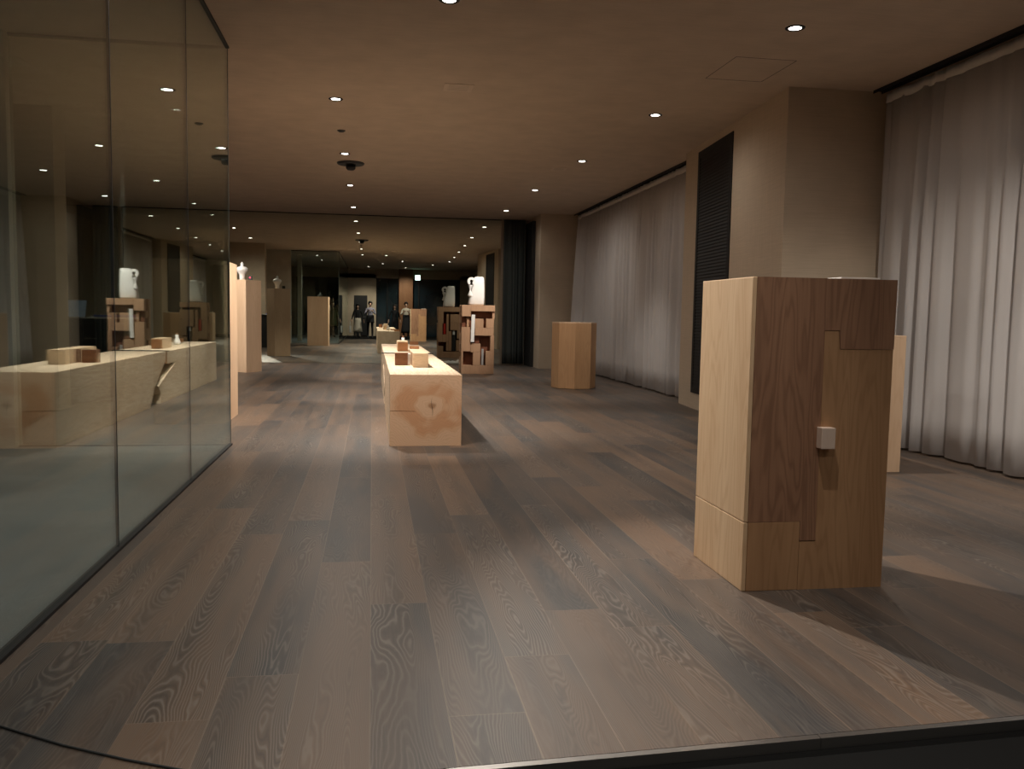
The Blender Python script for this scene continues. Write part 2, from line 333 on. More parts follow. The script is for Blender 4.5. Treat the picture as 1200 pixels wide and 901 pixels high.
# ------------------------------------------------------------------ structure
GX, GY = -1.30, 8.28      # glass partition plane, rear glass plane
MY = 21.52                # mirror plane
def build_structure():
    bm = bmesh.new()
    add_prism(bm, [(GX-.02, 2.217), (5.7, 2.553), (5.7, 21.6), (-7.5, 21.6), (-7.5, GY+.02), (GX-.02, GY+.02)], -.08, 0, 'XY')
    struct('floor', bm, MAT['floor'], 'wide grey-brown limed oak planks running towards the mirror')
    bm = bmesh.new()
    add_prism(bm, [(-7.5, -4.6), (GX-.025, -4.6), (GX-.025, GY+.015), (-7.5, GY+.015)], -.06, -.004, 'XY')
    struct('floor_vestibule', bm, MAT['concrete'], 'smooth grey concrete floor behind the glass partition')
    bm = bmesh.new(); add_prism(bm, [(GX-.02, -4.6), (5.7, -4.6), (5.7, 2.515), (GX-.02, 2.179)], -.16, -.028, 'XY')
    struct('floor_entrance', bm, MAT['dark'], 'black floor in front of the steel edge strip')
    bm = bmesh.new()
    for a, b in ((GX-.02, .2), (.202, 1.33), (1.332, 2.7), (2.702, 5.7)):
        add_prism(bm, [(a, 2.246+.048*a), (b, 2.246+.048*b), (b, 2.270+.048*b), (a, 2.270+.048*a)], -.075, .004, 'XY')
    struct('trim_1', bm, MAT['steel'], 'steel edge strip along the front of the plank floor')
    bm = box(-7.5, -4.6, CEIL, 5.7, 21.6, CEIL+.12)
    struct('ceiling', bm, MAT['ceil'], 'warm brown textured ceiling')
    # seam of the access hatch
    bm = bmesh.new(); z = CEIL-.0015
    x0, x1, y0, y1 = 3.22, 3.80, 7.57, 8.30
    for q in ((x0, y0, x1, y0+.006), (x0, y1, x1, y1+.006), (x0, y0, x0+.006, y1), (x1, y0, x1+.006, y1)): add_box(bm, q[0], q[1], z, q[2], q[3], CEIL+.01)
    struct('trim_2', bm, MAT['black'], 'thin seam of a square access hatch in the ceiling')
    # walls
    struct('wall_back', box(-7.5, 21.56, -.02, 5.7, 21.7, CEIL+.02), MAT['wall'], 'wall carrying the full-height mirror')
    struct('wall_left', box(-7.6, -4.6, -.02, -7.5, 21.6, CEIL+.02), MAT['wall'])
    struct('wall_right', box(5.7, -4.6, -.02, 5.8, 21.6, CEIL+.02), MAT['wall'])
    bm = bmesh.new(); add_prism(bm, [(4.15, 8.4), (5.7, 8.4), (5.7, 12.1), (4.45, 12.1)], -.01, CEIL+.01, 'XY')
    struct('wall_pier_right', bm, MAT['wall'], 'projecting beige pier between the two sheer curtains')
    bm = bmesh.new(); add_prism(bm, [(4.44, 11.3), (4.15, 8.4), (5.7, 8.39), (5.7, 8.38), (4.135, 8.385), (4.43, 11.31)], 0.0, .012, 'XY')
    struct('baseboard_pier', bm, MAT['wall'])
    struct('wall_far_right', box(3.86, 19.95, -.01, 5.7, 21.56, CEIL+.01), MAT['wall'], 'beige wall section facing the camera beside the grey curtain')
    struct('wall_pier_left', box(-7.5, 11.1, -.01, -3.72, 11.5, CEIL+.01), MAT['wall'], 'wall seen through the glass partition behind the vestibule')
    struct('wall_vestibule', box(-7.5, GY-.08, -.01, -3.12, GY+.08, CEIL+.01), MAT['pale'], 'pale wall beside the rear glass of the vestibule')
    # pale column standing in the vestibule
    struct('wall_column', box(-3.1, 5.5, -.01, -2.92, 5.68, CEIL+.01), MAT['pale'], 'narrow pale column inside the vestibule')
    # front wall behind the camera: header, panels, openings
    bm = bmesh.new()
    for x0, x1, z0, z1 in ((-7.5, -4.0, 0, 3.6), (-4.0, 5.7, 3.3, 3.6), (-1.65, .2, 0, 3.3), (4.75, 5.7, 0, 3.3)):
        add_box(bm, x0, -4.75, z0-.2, x1, -4.6, z1+.02)
    struct('wall_front', bm, MAT['wall'], 'beige entrance wall seen in the mirror')
    for k, (x0, x1, mull) in enumerate(((-4.0, -1.65, [-2.9]), (.2, 1.42, [.8]), (2.16, 4.75, [2.5, 4.2]))):
        r = bpy.data.objects.new('window_%d' % (k+1), None); COL.objects.link(r); r['kind'] = 'structure'
        bm = bmesh.new(); add_box(bm, x0, -4.72, -.15, x1, -4.70, 3.3); obj('pane', bm, MAT['darkglass'], r)
        bm = bmesh.new()
        for m in mull+[x0+.03, x1-.03]: add_box(bm, m-.03, -4.71, 0, m+.03, -4.63, 3.3)
        add_box(bm, x0, -4.71, 3.22, x1, -4.63, 3.3)
        obj('window_frame', bm, MAT['blackmetal'], r)
    struct('wall_walnut', box(1.42, -4.75, -.2, 2.16, -4.35, CEIL), MAT['walnut'], 'brown timber-clad column between the entrance windows')
    r = bpy.data.objects.new('door_1', None); COL.objects.link(r); r['kind'] = 'structure'; r.location = (-.62, -4.55, 0)
    obj('door_leaf', box(-.35, -.045, .0, .35, 0, 2.15), MAT['black'], r)
    bm = bmesh.new(); add_tube(bm, [(.27, 0, 1.0), (.27, .05, 1.0), (.15, .05, 1.0)], .01); obj('door_handle', bm, MAT['steel'], r)
    # mirror
    bm = box(-7.5, MY, .004, 3.16, MY+.03, CEIL-.004)
    struct('wall_mirror', bm, MAT['mirror'], 'full-height bronze-tinted mirror covering the end wall')
    bm = box(-7.5, MY-.012, CEIL-.02, 3.16, MY+.001, CEIL-.0005)
    struct('trim_3', bm, MAT['blackmetal'], 'thin dark trim along the top of the mirror')
    # louvred black vent in the pier
    r = bpy.data.objects.new('wall_vent', None); COL.objects.link(r); r['kind'] = 'structure'
    ang = math.atan2(.30, 3.7)
    r.location = (4.15+.30*(10.05-8.4)/3.7, 10.05, 0); r.rotation_euler.z = -ang
    Lw = 1.42; zb, zt = .22, 3.5
    bm = bmesh.new()
    add_box(bm, -.012, 0, zb, .004, .09, zt); add_box(bm, -.012, Lw-.09, zb, .004, Lw, zt); add_box(bm, -.012, .09, zt-.09, .004, Lw-.09, zt); add_box(bm, -.012, .09, zb, .004, Lw-.09, zb+.09)
    obj('vent_frame', bm, MAT['blackmetal'], r)
    bm = bmesh.new(); add_box(bm, -.002, .09, zb+.09, .001, Lw-.09, zt-.09)
    z = zb+.1
    while z < zt-.13:
        add_prism(bm, [(-.011, z), (-.009, z), (-.001, z+.028), (-.003, z+.028)], .09, Lw-.09, 'XZ'); z += .042
    obj('louver', bm, MAT['blackmetal'], r)
build_structure()

def build_glass():
    # side partition: four sheets with fine dark joints, black floor channel, ceiling channel
    joints = [-4.5, -.6, 2.2, 4.675, 6.50, GY]
    r = thing('glass_partition', 'floor-to-ceiling glass partition on the left with thin dark joints', 'glass partition', (GX, 0, 0))
    for a, b in zip(joints, joints[1:]):
        obj('glass_sheet', box(-.006, a+.004, .012, .006, b-.004, CEIL-.012), MAT['glass'], r)
    for j in joints[1:-1]:
        obj('joint_strip', box(-.007, j-.0045, .012, .007, j+.0045, CEIL-.012), MAT['black'], r)
    obj('floor_channel', box(-.022, -4.5, -.004, .022, GY, .014), MAT['blackmetal'], r)
    obj('ceiling_channel', box(-.022, -4.5, CEIL-.015, .022, GY, CEIL-.0005), MAT['blackmetal'], r)
    obj('corner_bead', box(-.008, GY-.004, .012, .008, GY+.008, CEIL-.012), plain('grey_silicone', (.10, .12, .11), .4), r)
    r = thing('glass_screen', 'glass screen closing the far end of the grey-floored vestibule', 'glass partition', (0, GY, 0))
    obj('glass_sheet', box(-3.115, -.006, .012, GX-.012, .006, CEIL-.012), MAT['glass'], r)
    obj('floor_channel', box(-3.115, -.02, -.004, GX-.03, .02, .012), MAT['steel'], r)
    obj('ceiling_channel', box(-3.115, -.02, CEIL-.022, GX-.03, .02, CEIL-.0005), MAT['blackmetal'], r)
    # door post further back, dark
    tag(obj('steel_post', box(GX-.06, .35, -.003, GX-.026, .45, CEIL-.001, bev=.004), MAT['blackmetal']), 'slim dark metal post against the glass partition, seen in the mirror', 'post')
build_glass()

# ------------------------------------------------------------------ curtains
def curtain(name, y0, y1, x_of, label, waves, amp, mat, group=None, ztop=3.55, zbot=.03, tape=True, along='Y', seed=1, lean=None):
    rnd = random.Random(seed)
    n = int(waves*14)
    # irregular phase
    ph = [0.0]; amps = []
    for i in range(n):
        ph.append(ph[-1] + (2*math.pi/14)*(1+.55*math.sin(i*.13+seed)+.25*math.sin(i*.41)))
    root = thing(name, label, 'curtain', (0, 0, 0), group=group)
    rows = [0, .15, .4, .7, .9, 1.0]
    bm = bmesh.new(); grid = []
    for t in rows:
        line = []
        for i in range(n+1):
            s = i/n; y = y0+(y1-y0)*s
            a = amp*(.25+.75*min(1, t*2.2))*(.7+.45*math.sin(i*.07+seed*2))
            d = a*math.sin(ph[i]+.25*math.sin(t*3+i*.05)) + .25*a*math.sin(2.3*ph[i]+1)
            base = x_of(y)
            if lean: base += lean(s, t)
            z = ztop+(zbot-ztop)*t
            dy = .3*a*math.cos(ph[i])
            line.append(bm.verts.new((base+d, y+dy, z) if along == 'Y' else (y+dy, base+d, z)))
        grid.append(line)
    for a, b in zip(grid, grid[1:]):
        for i in range(n): bm.faces.new((a[i], a[i+1], b[i+1], b[i]))
    o = obj('drape', bm, mat, root, smooth=True)
    so = o.modifiers.new('s', 'SOLIDIFY'); so.thickness = .002
    if tape:
        bm = bmesh.new(); top = []; bot = []
        for i in range(n+1):
            s = i/n; y = y0+(y1-y0)*s
            a = amp*.25*(.7+.45*math.sin(i*.07+seed*2)); d = a*math.sin(ph[i])+.25*a*math.sin(2.3*ph[i]+1)
            base = x_of(y)+d+(lean(s, 0) if lean else 0) - .004
            dy = .3*a*math.cos(ph[i])
            top.append(bm.verts.new((base, y+dy, ztop+.01))); bot.append(bm.verts.new((base, y+dy, ztop-.085)))
        for i in range(n): bm.faces.new((top[i], top[i+1], bot[i+1], bot[i]))
        t = obj('header_tape', bm, MAT['tape'], root, smooth=True); so = t.modifiers.new('s', 'SOLIDIFY'); so.thickness = .003
    return root
curtain('sheer_curtain', .3, 8.30, lambda y: 5.17, 'long pale sheer curtain nearest the camera at the right edge', 30, .075, MAT['curtain'], seed=3, zbot=.022)
curtain('sheer_curtain', 12.25, 19.75, lambda y: 4.70, 'far pale sheer curtain hanging behind the octagonal wooden pedestal', 32, .055, MAT['curtain'], seed=5,
        lean=lambda s, t: -.16*t*max(0, (s-.8)*5)**1.5)
curtain('dark_curtain', 3.19, 3.74, lambda x: 21.32, 'narrow dark grey floor-length curtain at the right end of the mirror', 6, .055, MAT['greycurt'], seed=2, ztop=3.585, tape=False, along='X')
def rails():
    for (x, y0, y1, lab) in ((5.08, .3, 8.36, 'slim dark ceiling track above the near sheer curtain'), (4.66, 12.15, 19.9, 'slim dark ceiling track above the far sheer curtain')):
        bm = bmesh.new(); add_box(bm, x-.03, y0, CEIL-.03, x-.022, y1, CEIL-.0005); add_box(bm, x+.06, y0, CEIL-.03, x+.068, y1, CEIL-.0005); add_box(bm, x-.022, y0, CEIL-.008, x+.06, y1, CEIL-.0005)
        r = obj('curtain_track', bm, MAT['blackmetal']); tag(r, lab, 'curtain track')
    # dark opening beside the grey curtain and narrow dark windows behind the far sheer curtain
    bm = box(3.78, 20.6, -.004, 3.858, 21.5, 3.5)
    r = bpy.data.objects.new('door_2', None); COL.objects.link(r); r['kind'] = 'structure'
    obj('door_leaf', bm, MAT['black'], r)
    for k, y in enumerate((14.3, 17.8)):
        r = bpy.data.objects.new('window_%d' % (k+4), None); COL.objects.link(r); r['kind'] = 'structure'
        obj('pane', box(4.83, y-.22, 1.5, 4.84, y+.22, 2.75), MAT['darkglass'], r)
        bm = bmesh.new(); add_box(bm, 4.82, y-.25, 1.47, 4.845, y-.22, 2.78); add_box(bm, 4.82, y+.22, 1.47, 4.845, y+.25, 2.78)
        add_box(bm, 4.82, y-.25, 1.44, 4.845, y+.25, 1.47); add_box(bm, 4.82, y-.25, 2.75, 4.845, y+.25, 2.78)
        obj('window_frame', bm, MAT['blackmetal'], r)
    struct('wall_behind_curtain', box(4.872, 12.1, -.01, 5.0, 19.95, CEIL+.01), MAT['wall'])
rails()

# ------------------------------------------------------------------ ceiling lamps and fittings
def lamp(label, x, y, aim, e, cone, col, group=None):
    spill = .03 if 'vestibule' in label or y == 10.3 else .07 if x == -.42 else SPILL
    r = thing('ceiling_downlight', label, 'ceiling light', (x, y, CEIL), group=group)
    bm = bmesh.new(); add_lathe(bm, [(.050, -.001), (.050, -.006), (.078, -.006), (.080, -.001)], 28, cap=False); obj('trim_ring', bm, MAT['blackmetal'], r, True)
    bm = bmesh.new(); add_lathe(bm, [(.0505, -.0010), (.0505, -.0045), (.04, -.0050), (.001, -.0052)], 28); obj('lens', bm, MAT['lens'], r)
    ld = bpy.data.lights.new('lamp_light', 'SPOT'); ld.energy = e*POWER; ld.color = col; ld.spot_size = math.radians(cone); ld.spot_blend = .75; ld.shadow_soft_size = .022
    lo = bpy.data.objects.new('lamp_light', ld); COL.objects.link(lo); lo.parent = r; lo.location = (0, 0, -.03)
    sd = bpy.data.lights.new('lamp_spill', 'SPOT'); sd.energy = e*POWER*spill; sd.color = col; sd.spot_size = math.radians(168); sd.spot_blend = 1.0; sd.shadow_soft_size = .022
    so = bpy.data.objects.new('lamp_spill', sd); COL.objects.link(so); so.parent = r; so.location = (0, 0, -.03)
    d = Vector(aim) - Vector((x, y, CEIL-.03)); lo.rotation_euler = d.to_track_quat('-Z', 'Y').to_euler()
for a in LAMPS: lamp(*a, group='round ceiling downlights')
for a in BACK_LAMPS: lamp(*a, group='round ceiling downlights')
def fittings():
    r = thing('dome_detector', 'black dome detector on a flat round plate in the ceiling', 'detector', (-.348, 14.14, CEIL))
    bm = bmesh.new(); add_lathe(bm, [(.001, -.03), (.20, -.03), (.215, -.015), (.215, -.0005)], 32); obj('plate', bm, MAT['black'], r, False)
    bm = bmesh.new(); add_lathe(bm, [(.001, -.12), (.05, -.115), (.075, -.09), (.075, -.031)], 24); obj('dome', bm, MAT['black'], r, True)
    r = thing('sprinkler_head', 'tiny dark sprinkler cap between the first two centre downlights', 'sprinkler', (-.409, 11.68, CEIL))
    bm = bmesh.new(); add_lathe(bm, [(.001, -.025), (.03, -.022), (.05, -.008), (.055, -.0005)], 20); obj('cap', bm, MAT['black'], r, True)
    for (x, y, s, lab) in ((.873, 9.21, .15, 'pale square ceiling panel nearer the camera'), (2.948, 13.83, .12, 'small pale square ceiling panel near the far sheer curtain')):
        r = thing('ceiling_panel', lab, 'ceiling panel', (x, y, CEIL))
        obj('cover', box(-s, -s, -.006, s, s, -.0005, bev=.002), plain('pale_panel', (.66, .55, .45), .7), r)
        bm = bmesh.new()
        for k in range(5): add_box(bm, -s*.7, -s*.6+k*s*.3, -.0072, s*.7, -s*.6+k*s*.3+.004, -.0061)
        obj('slot', bm, plain('panel_slot', (.4, .33, .27), .7), r)
    r = thing('exit_sign', 'lit green-white exit sign hanging by the entrance windows', 'sign', (2.42, -4.3, 3.16))
    obj('sign_case', box(-.15, -.03, -.15, .15, 0, .15, bev=.008), MAT['grey'], r)
    obj('sign_face', box(-.135, .0005, -.135, .135, .006, .135, bev=.002), MAT['sign'], r)
    bm = bmesh.new(); add_tube(bm, [(0, -.015, .15), (0, -.015, CEIL-3.161)], .008); obj('hanger', bm, MAT['grey'], r)
fittings()

# ------------------------------------------------------------------ big foreground block
def big_block():
    x0, x1, y0, y1, H = 1.700, 2.383, 3.665, 4.265, 1.440
    r = thing('display_block', 'large squared timber block with interlocking pieces and a small peg, in the right foreground', 'wooden block', (0, 0, 0))
    g = .0008
    seam = .322; xa = 1.955; xb = 2.035; zn = 1.120
    # left piece: big body that hooks over the right-hand timber
    A = [(x0, seam+g), (xa, seam+g), (xa, .232), (xb-g, .232), (xb-g, 1.205), (xb+.072, 1.205), (xb+.080, zn+.001), (x1-.002, zn+.001), (x1, H), (x0, H)]
    bm = bmesh.new(); add_prism(bm, A, y0, y1, 'XZ')
    obj('upper_timber', bm, MAT['cyb'], r)['label'] = 'brown upper timber hooking over the right piece'
    B = [(xb+g, .232-.004), (xa+g, .228), (xa+g, 0), (x1-.004, 0), (x1-.004, zn), (xb+.078, zn-.001), (xb+.070, 1.203), (xb+g, 1.203)]
    bm = bmesh.new(); add_prism(bm, B, y0+.0015, y1-.001, 'XZ')
    obj('right_timber', bm, MAT['cyc'], r)['label'] = 'lighter olive-brown right-hand timber'
    bm = bmesh.new(); add_box(bm, x0+.001, y0, 0, xa-g, y1, seam-g, bev=.003)
    obj('base_timber', bm, MAT['cyc'], r)
    # left cheek, painted paler as the lit side, with its horizontal joint
    bm = bmesh.new(); add_box(bm, x0-.020, y0+.001, seam+g, x0-.0005, y1, H-.0005, bev=.004)
    obj('side_slab', bm, MAT['cy'], r)['label'] = 'straight-grained side slab in its lit, paler colour'
    bm = bmesh.new(); add_box(bm, x0-.020, y0+.001, 0, x0, y1, seam-g, bev=.004)
    obj('side_base', bm, MAT['cy'], r)['label'] = 'lower side piece in the same lit colour'
    bm = bmesh.new(); add_box(bm, 2.018, y0-.045, .665, 2.086, y0+.03, .762, bev=.003)
    obj('peg', bm, timber('peg_wood', (.80, .66, .56), (.6, .42, .33), 2, 4., scale=4, streak=.2, knots=0), r)['label'] = 'small pale square peg'
    t = thing('white_plate', 'thin white flat plate lying on top of the large foreground block', 'plate', (2.47-.15, 4.12, H))
    bm = bmesh.new(); add_box(bm, -.10, -.08, .001, .10, .08, .014, bev=.003); obj('sheet', bm, MAT['clay'], t)
    t.location = (2.275, 3.87, H)
big_block()

# ------------------------------------------------------------------ plain pedestals
def box_pedestal(label, x0, y0, x1, y1, h, mat, rotz=0, loc=None):
    cx, cy = (x0+x1)/2, (y0+y1)/2
    r = thing('wood_pedestal', label, 'pedestal', (cx, cy, 0), rotz, group='tall wooden display pedestals')
    wx, wy = (x1-x0)/2, (y1-y0)/2; t = .02
    obj('side_board', box(-wx, -wy+t+.0005, 0, -wx+t, wy-t-.0005, h-t-.0005), mat, r)
    obj('side_board', box(wx-t, -wy+t+.0005, 0, wx, wy-t-.0005, h-t-.0005), mat, r)
    obj('front_board', box(-wx, -wy, 0, wx, -wy+t, h-t-.0005, bev=.0015), mat, r)
    obj('back_board', box(-wx, wy-t, 0, wx, wy, h-t-.0005, bev=.0015), mat, r)
    obj('top_board', box(-wx, -wy, h-t, wx, wy, h, bev=.0015), mat, r)
    return r
box_pedestal('low squared wooden pedestal half hidden behind the large foreground block', 3.68, 6.52, 4.345, 7.15, 1.135, MAT['ped'])
box_pedestal('tall narrow wooden pedestal just beyond the glass corner, one bright side visible', -2.33, 9.80, -1.588, 10.72, 1.785, MAT['ped'])
box_pedestal('tall square wooden pedestal turned on its corner with a white vase, by the mirror', -2.80, 18.03, -2.33, 18.50, 1.855, MAT['ped'], rotz=math.radians(-32))
def octagon():
    r = thing('octagonal_pedestal', 'waist-high octagonal wooden pedestal in front of the far sheer curtain', 'pedestal', (3.47, 14.70, 0))
    R = .385; a0 = math.radians(-100)
    P = [(R*math.cos(a0+k*math.pi/4), R*math.sin(a0+k*math.pi/4)) for k in range(8)]
    for k in range(8):
        p, q = Vector(P[k]), Vector(P[(k+1) % 8]); n = .93
        bm = bmesh.new(); add_prism(bm, [p, q, q*n, p*n], 0.008, 1.118, 'XY'); obj('stave', bm, MAT['oct'], r)
    bm = bmesh.new(); add_prism(bm, P, 1.1185, 1.14, 'XY', bev=.001); obj('top_board', bm, MAT['ped'], r)
    bm = bmesh.new(); add_prism(bm, [(x*.92, y*.92) for x, y in P], 0, .03, 'XY'); obj('plinth', bm, MAT['black'], r)
octagon()

# ------------------------------------------------------------------ benches
def benches():
    x0, x1, h = .165, .840, .675
    r = thing('timber_bench', 'long low solid timber bench with end grain facing the camera', 'bench', (0, 0, 0))
    bm = bmesh.new(); add_prism(bm, [(8.135, 0), (11.42, 0), (11.66, .24), (12.25, .54), (12.28, h), (8.135, h)], x0, x1, 'YZ', bev=.004); obj('beam', bm, MAT['bench'], r)
    bm = bmesh.new()
    # end cap in two pieces: horizontal split on the left
    add_prism(bm, [(x0+.001, .001), (x1-.001, .001), (x1-.001, h-.001), (x0+.001, h-.001), (x0+.001, .338), (x0+.24, .330), (x0+.24, .327), (x0+.001, .333)], 8.118, 8.1345, 'XZ')
    obj('end_grain', bm, MAT['bend'], r)['label'] = 'orange end grain with rings and a crack'
    r = thing('timber_bench', 'far timber bench with a slanted end, continuing the long bench towards the mirror', 'bench', (0, 0, 0))
    bm = bmesh.new(); add_prism(bm, [(11.98, 0), (16.1, 0), (16.1, h), (12.36, h), (12.36, .50), (12.87, .50), (11.86, .24), (11.98, .12)], x0, x1, 'YZ', bev=.003); obj('beam', bm, MAT['bench'], r)
    bm = box(x0+.003, 12.345, .505, x1-.003, 12.3595, h-.004); obj('end_board', bm, MAT['smallorange'], r)['label'] = 'darker brown end face'
    # things on the benches
    def blk(name, lab, x0, y0, x1, y1, hh, mat, extra=None, cat='wood block', z=h):
        t = thing(name, lab, cat, ((x0+x1)/2, (y0+y1)/2, z)); a, b = (x1-x0)/2, (y1-y0)/2
        bm = bmesh.new(); add_box(bm, -a, -b, 0.0005, a, b, hh, bev=.004); obj('body', bm, mat, t)
        if extra: extra(t, a, b, hh)
    def knob(t, a, b, hh):
        bm = bmesh.new(); add_lathe(bm, [(.018, hh+.0005), (.012, hh+.012), (.02, hh+.03), (.001, hh+.036)], 12); obj('knob', bm, MAT['smalldark'], t, True)
    def seams(t, a, b, hh):
        bm = bmesh.new(); add_box(bm, -a*1.005, -b*.35, .004, -a*.97, -b*.05, hh*.95, bev=.001); obj('knot_patch', bm, MAT['smalldark'], t)
    blk('wood_cube', 'small dark brown wooden cube on the near bench', .25, 9.57, .388, 9.72, .135, MAT['smalldark'])
    blk('long_wood_box', 'long pale wooden box lying on the near bench right of the dark cube', .43, 9.2, .59, 10.2, .150, MAT['small'], seams)
    blk('wood_cube', 'white-painted narrow block between the dark cube and the pale box on the near bench', .395, 9.75, .424, 9.85, .12, MAT['clay'])
    blk('wood_box', 'pale box with an orange-brown front on the far bench', .375, 13.02, .53, 13.6, .150, MAT['small'], lambda t, a, b, hh: obj('front_face', box(-a+.004, -b-.006, .004, a-.004, -b-.0005, hh-.02), MAT['smallorange'], t) and None)
    blk('wood_box', 'low orange-brown block at the right of the far bench', .60, 14.0, .745, 14.12, .045, MAT['smallorange'])
    blk('wood_box', 'small brown block at the far right end of the far bench', .675, 15.8, .83, 15.9, .06, MAT['smallorange'])
    t = thing('wood_cup', 'tiny cream cone-shaped cup on the far bench', 'cup', (.51, 14.6, h))
    bm = bmesh.new(); add_lathe(bm, [(.035, .0005), (.055, .01), (.05, .06), (.022, .12), (.028, .16), (.001, .165)], 20); obj('body', bm, MAT['clay'], t, True)
    bm = bmesh.new(); add_lathe(bm, [(.02, .1655), (.012, .175), (.018, .19), (.001, .195)], 12); obj('knob', bm, MAT['smalldark'], t, True)
    # dark strip standing in for the shade in the gap between benches
    tag(obj('gap_shade_strip', box(.13, 12.29, h+.0005, .86, 12.345, h+.012, bev=.002), MAT['blackmetal']), 'thin dark strip standing in for the shaded gap between the two benches', 'strip')
benches()

# ------------------------------------------------------------------ carved tower with white sculpture
def tower():
    X0, Wd, Y0, Y1, Hh = 1.84, .70, 18.0, 18.52, 1.44
    r = thing('carved_wood_tower', 'openwork tower of interlocking wood blocks carrying the white sculpture, beside the grey curtain', 'wooden tower', (X0, Y0, 0))
    D = Y1-Y0
    fx = lambda px: (px-258)/(520-258)*Wd; fz = lambda py: (832-py)/(832-308)*Hh
    obj('core', box(.03, .15, .05, Wd-.03, D-.15, Hh-.06), MAT['towerc'], r)['label'] = 'reddish inner core, darkened as recess shade'
    def fr(x0, y0, x1, y1, d0=0., d1=.149, m='tower', nm='timber_block'):
        g = .0015
        obj(nm, box(max(0, fx(x0))+g, d0, max(0, fz(y1))+g, min(Wd, fx(x1))-g, d1, min(Hh, fz(y0))-g, bev=.003), MAT[m], r)
    # front pieces
    fr(258, 308, 330, 395); fr(330, 308, 520, 355); fr(500, 355, 520, 410, d0=.03)
    fr(258, 475, 332, 660); fr(262, 395, 300, 475, d0=.10, m='towerc'); fr(300, 400, 322, 475, d0=.05)
    fr(362, 410, 430, 480); fr(450, 410, 512, 480); fr(362, 480, 512, 540)
    fr(485, 540, 516, 655); fr(332, 600, 408, 668); fr(350, 668, 408, 766); fr(450, 655, 516, 766)
    fr(258, 766, 516, 832); fr(258, 660, 272, 766); fr(364, 540, 402, 600, d0=.07, m='towerc')
    obj('grey_bar', box(fx(418), .02, fz(764), fx(434), .06, fz(640)), MAT['grey'], r)
    bm = bmesh.new(); add_box(bm, -.036, -.012, -.285, .036, .012, .285, bev=.004)
    o = obj('white_rod', bm, MAT['clay'], r); o.location = (fx(345), -.02, fz(485)); o.rotation_euler.y = math.radians(1.5); o['label'] = 'pale flat rod set into the front'
    # rear pieces (seen in the mirror)
    rx = lambda px: (px-76)/(244-76)*Wd; rz = lambda py: (690-py)/(690-320)*Hh
    def bk(x0, y0, x1, y1, m='tower', d0=None, nm='timber_block', d1=None):
        g = .0015
        obj(nm, box(max(0, rx(x0))+g, (D-.149) if d0 is None else d0, max(0, rz(y1))+g, min(Wd, rx(x1))-g, D if d1 is None else d1, min(Hh, rz(y0))-g, bev=.003), MAT[m], r)
    bk(76, 320, 244, 355); bk(76, 355, 112, 440); bk(76, 440, 106, 575); bk(132, 372, 148, 575); bk(106, 520, 132, 575)
    bk(158, 372, 244, 432); bk(158, 432, 205, 488); bk(205, 432, 226, 442); bk(205, 442, 244, 550); bk(148, 495, 168, 640)
    bk(200, 560, 244, 640); bk(132, 575, 148, 640); bk(76, 645, 244, 690); bk(76, 605, 112, 645)
    bk(112, 440, 130, 518, m='red', nm='red_inlay', d0=D-.12, d1=D-.03); bk(176, 490, 191, 522, m='clay', nm='white_tip', d0=D-.12, d1=D-.02)
    bk(170, 524, 196, 640, m='black', nm='black_inlay', d0=D-.13, d1=D-.04)
    # side pieces
    for z0, z1, y0, y1 in ((.0, .35, .15, .37), (.55, .85, .18, .37), (1.0, 1.2, .15, .30)):
        obj('side_block', box(Wd-.028, y0, z0+.06, Wd, y1, z1, bev=.003), MAT['tower'], r); obj('side_block', box(0, y0, z0+.06, .028, y1, z1, bev=.003), MAT['tower'], r)
    # sculpture on top
    s = thing('white_sculpture', 'white glazed slab sculpture with a round ear, standing on the carved wood tower', 'sculpture', (2.16, 18.22, Hh))
    bm = bmesh.new(); n = 22; prev = None; rings = []
    for k, (w_, d_, z_, c_) in enumerate(((.155, .085, .001, .0), (.168, .10, .03, .0), (.158, .10, .18, .015), (.135, .095, .36, .035), (.112, .09, .52, .052), (.10, .08, .58, .055), (.08, .06, .595, .055))):
        ring = []
        for i in range(n):
            a = 2*math.pi*i/n; ca, sa = math.cos(a), math.sin(a)
            ring.append(bm.verts.new((c_+w_*math.copysign(abs(ca)**.45, ca), d_*math.copysign(abs(sa)**.45, sa), z_)))
        rings.append(ring)
    for a, b in zip(rings, rings[1:]):
        for i in range(n): bm.faces.new((a[i], a[(i+1) % n], b[(i+1) % n], b[i]))
    bm.faces.new(rings[0][::-1]); bm.faces.new(rings[-1])
    obj('slab', bm, MAT['clay'], s, True)
    # round ear: thick ring with wedge cut
    bm = bmesh.new(); pts = []
    cx, cz, R = -.112, .495, .085
    prof = [(cx+R*math.cos(t), cz+R*math.sin(t)) for t in [math.radians(-60+300*i/26) for i in range(27)]]
    inner = [(cx+.4*R*math.cos(t), cz+.4*R*math.sin(t)) for t in [math.radians(-60+300*i/26) for i in range(27)]][::-1]
    add_prism(bm, prof+inner, -.115, -.02, 'XZ'); obj('ear', bm, MAT['clay'], s, False)
    bm = bmesh.new(); add_lathe(bm, [(.012, -.085), (.05, -.07), (.055, -.06), (.018, .03), (.014, .06), (.042, .14), (.05, .155), (.01, .16)], 18)
    o = obj('neck', bm, MAT['clay'], s, True); o.location = (-.135, -.075, .26)
tower()

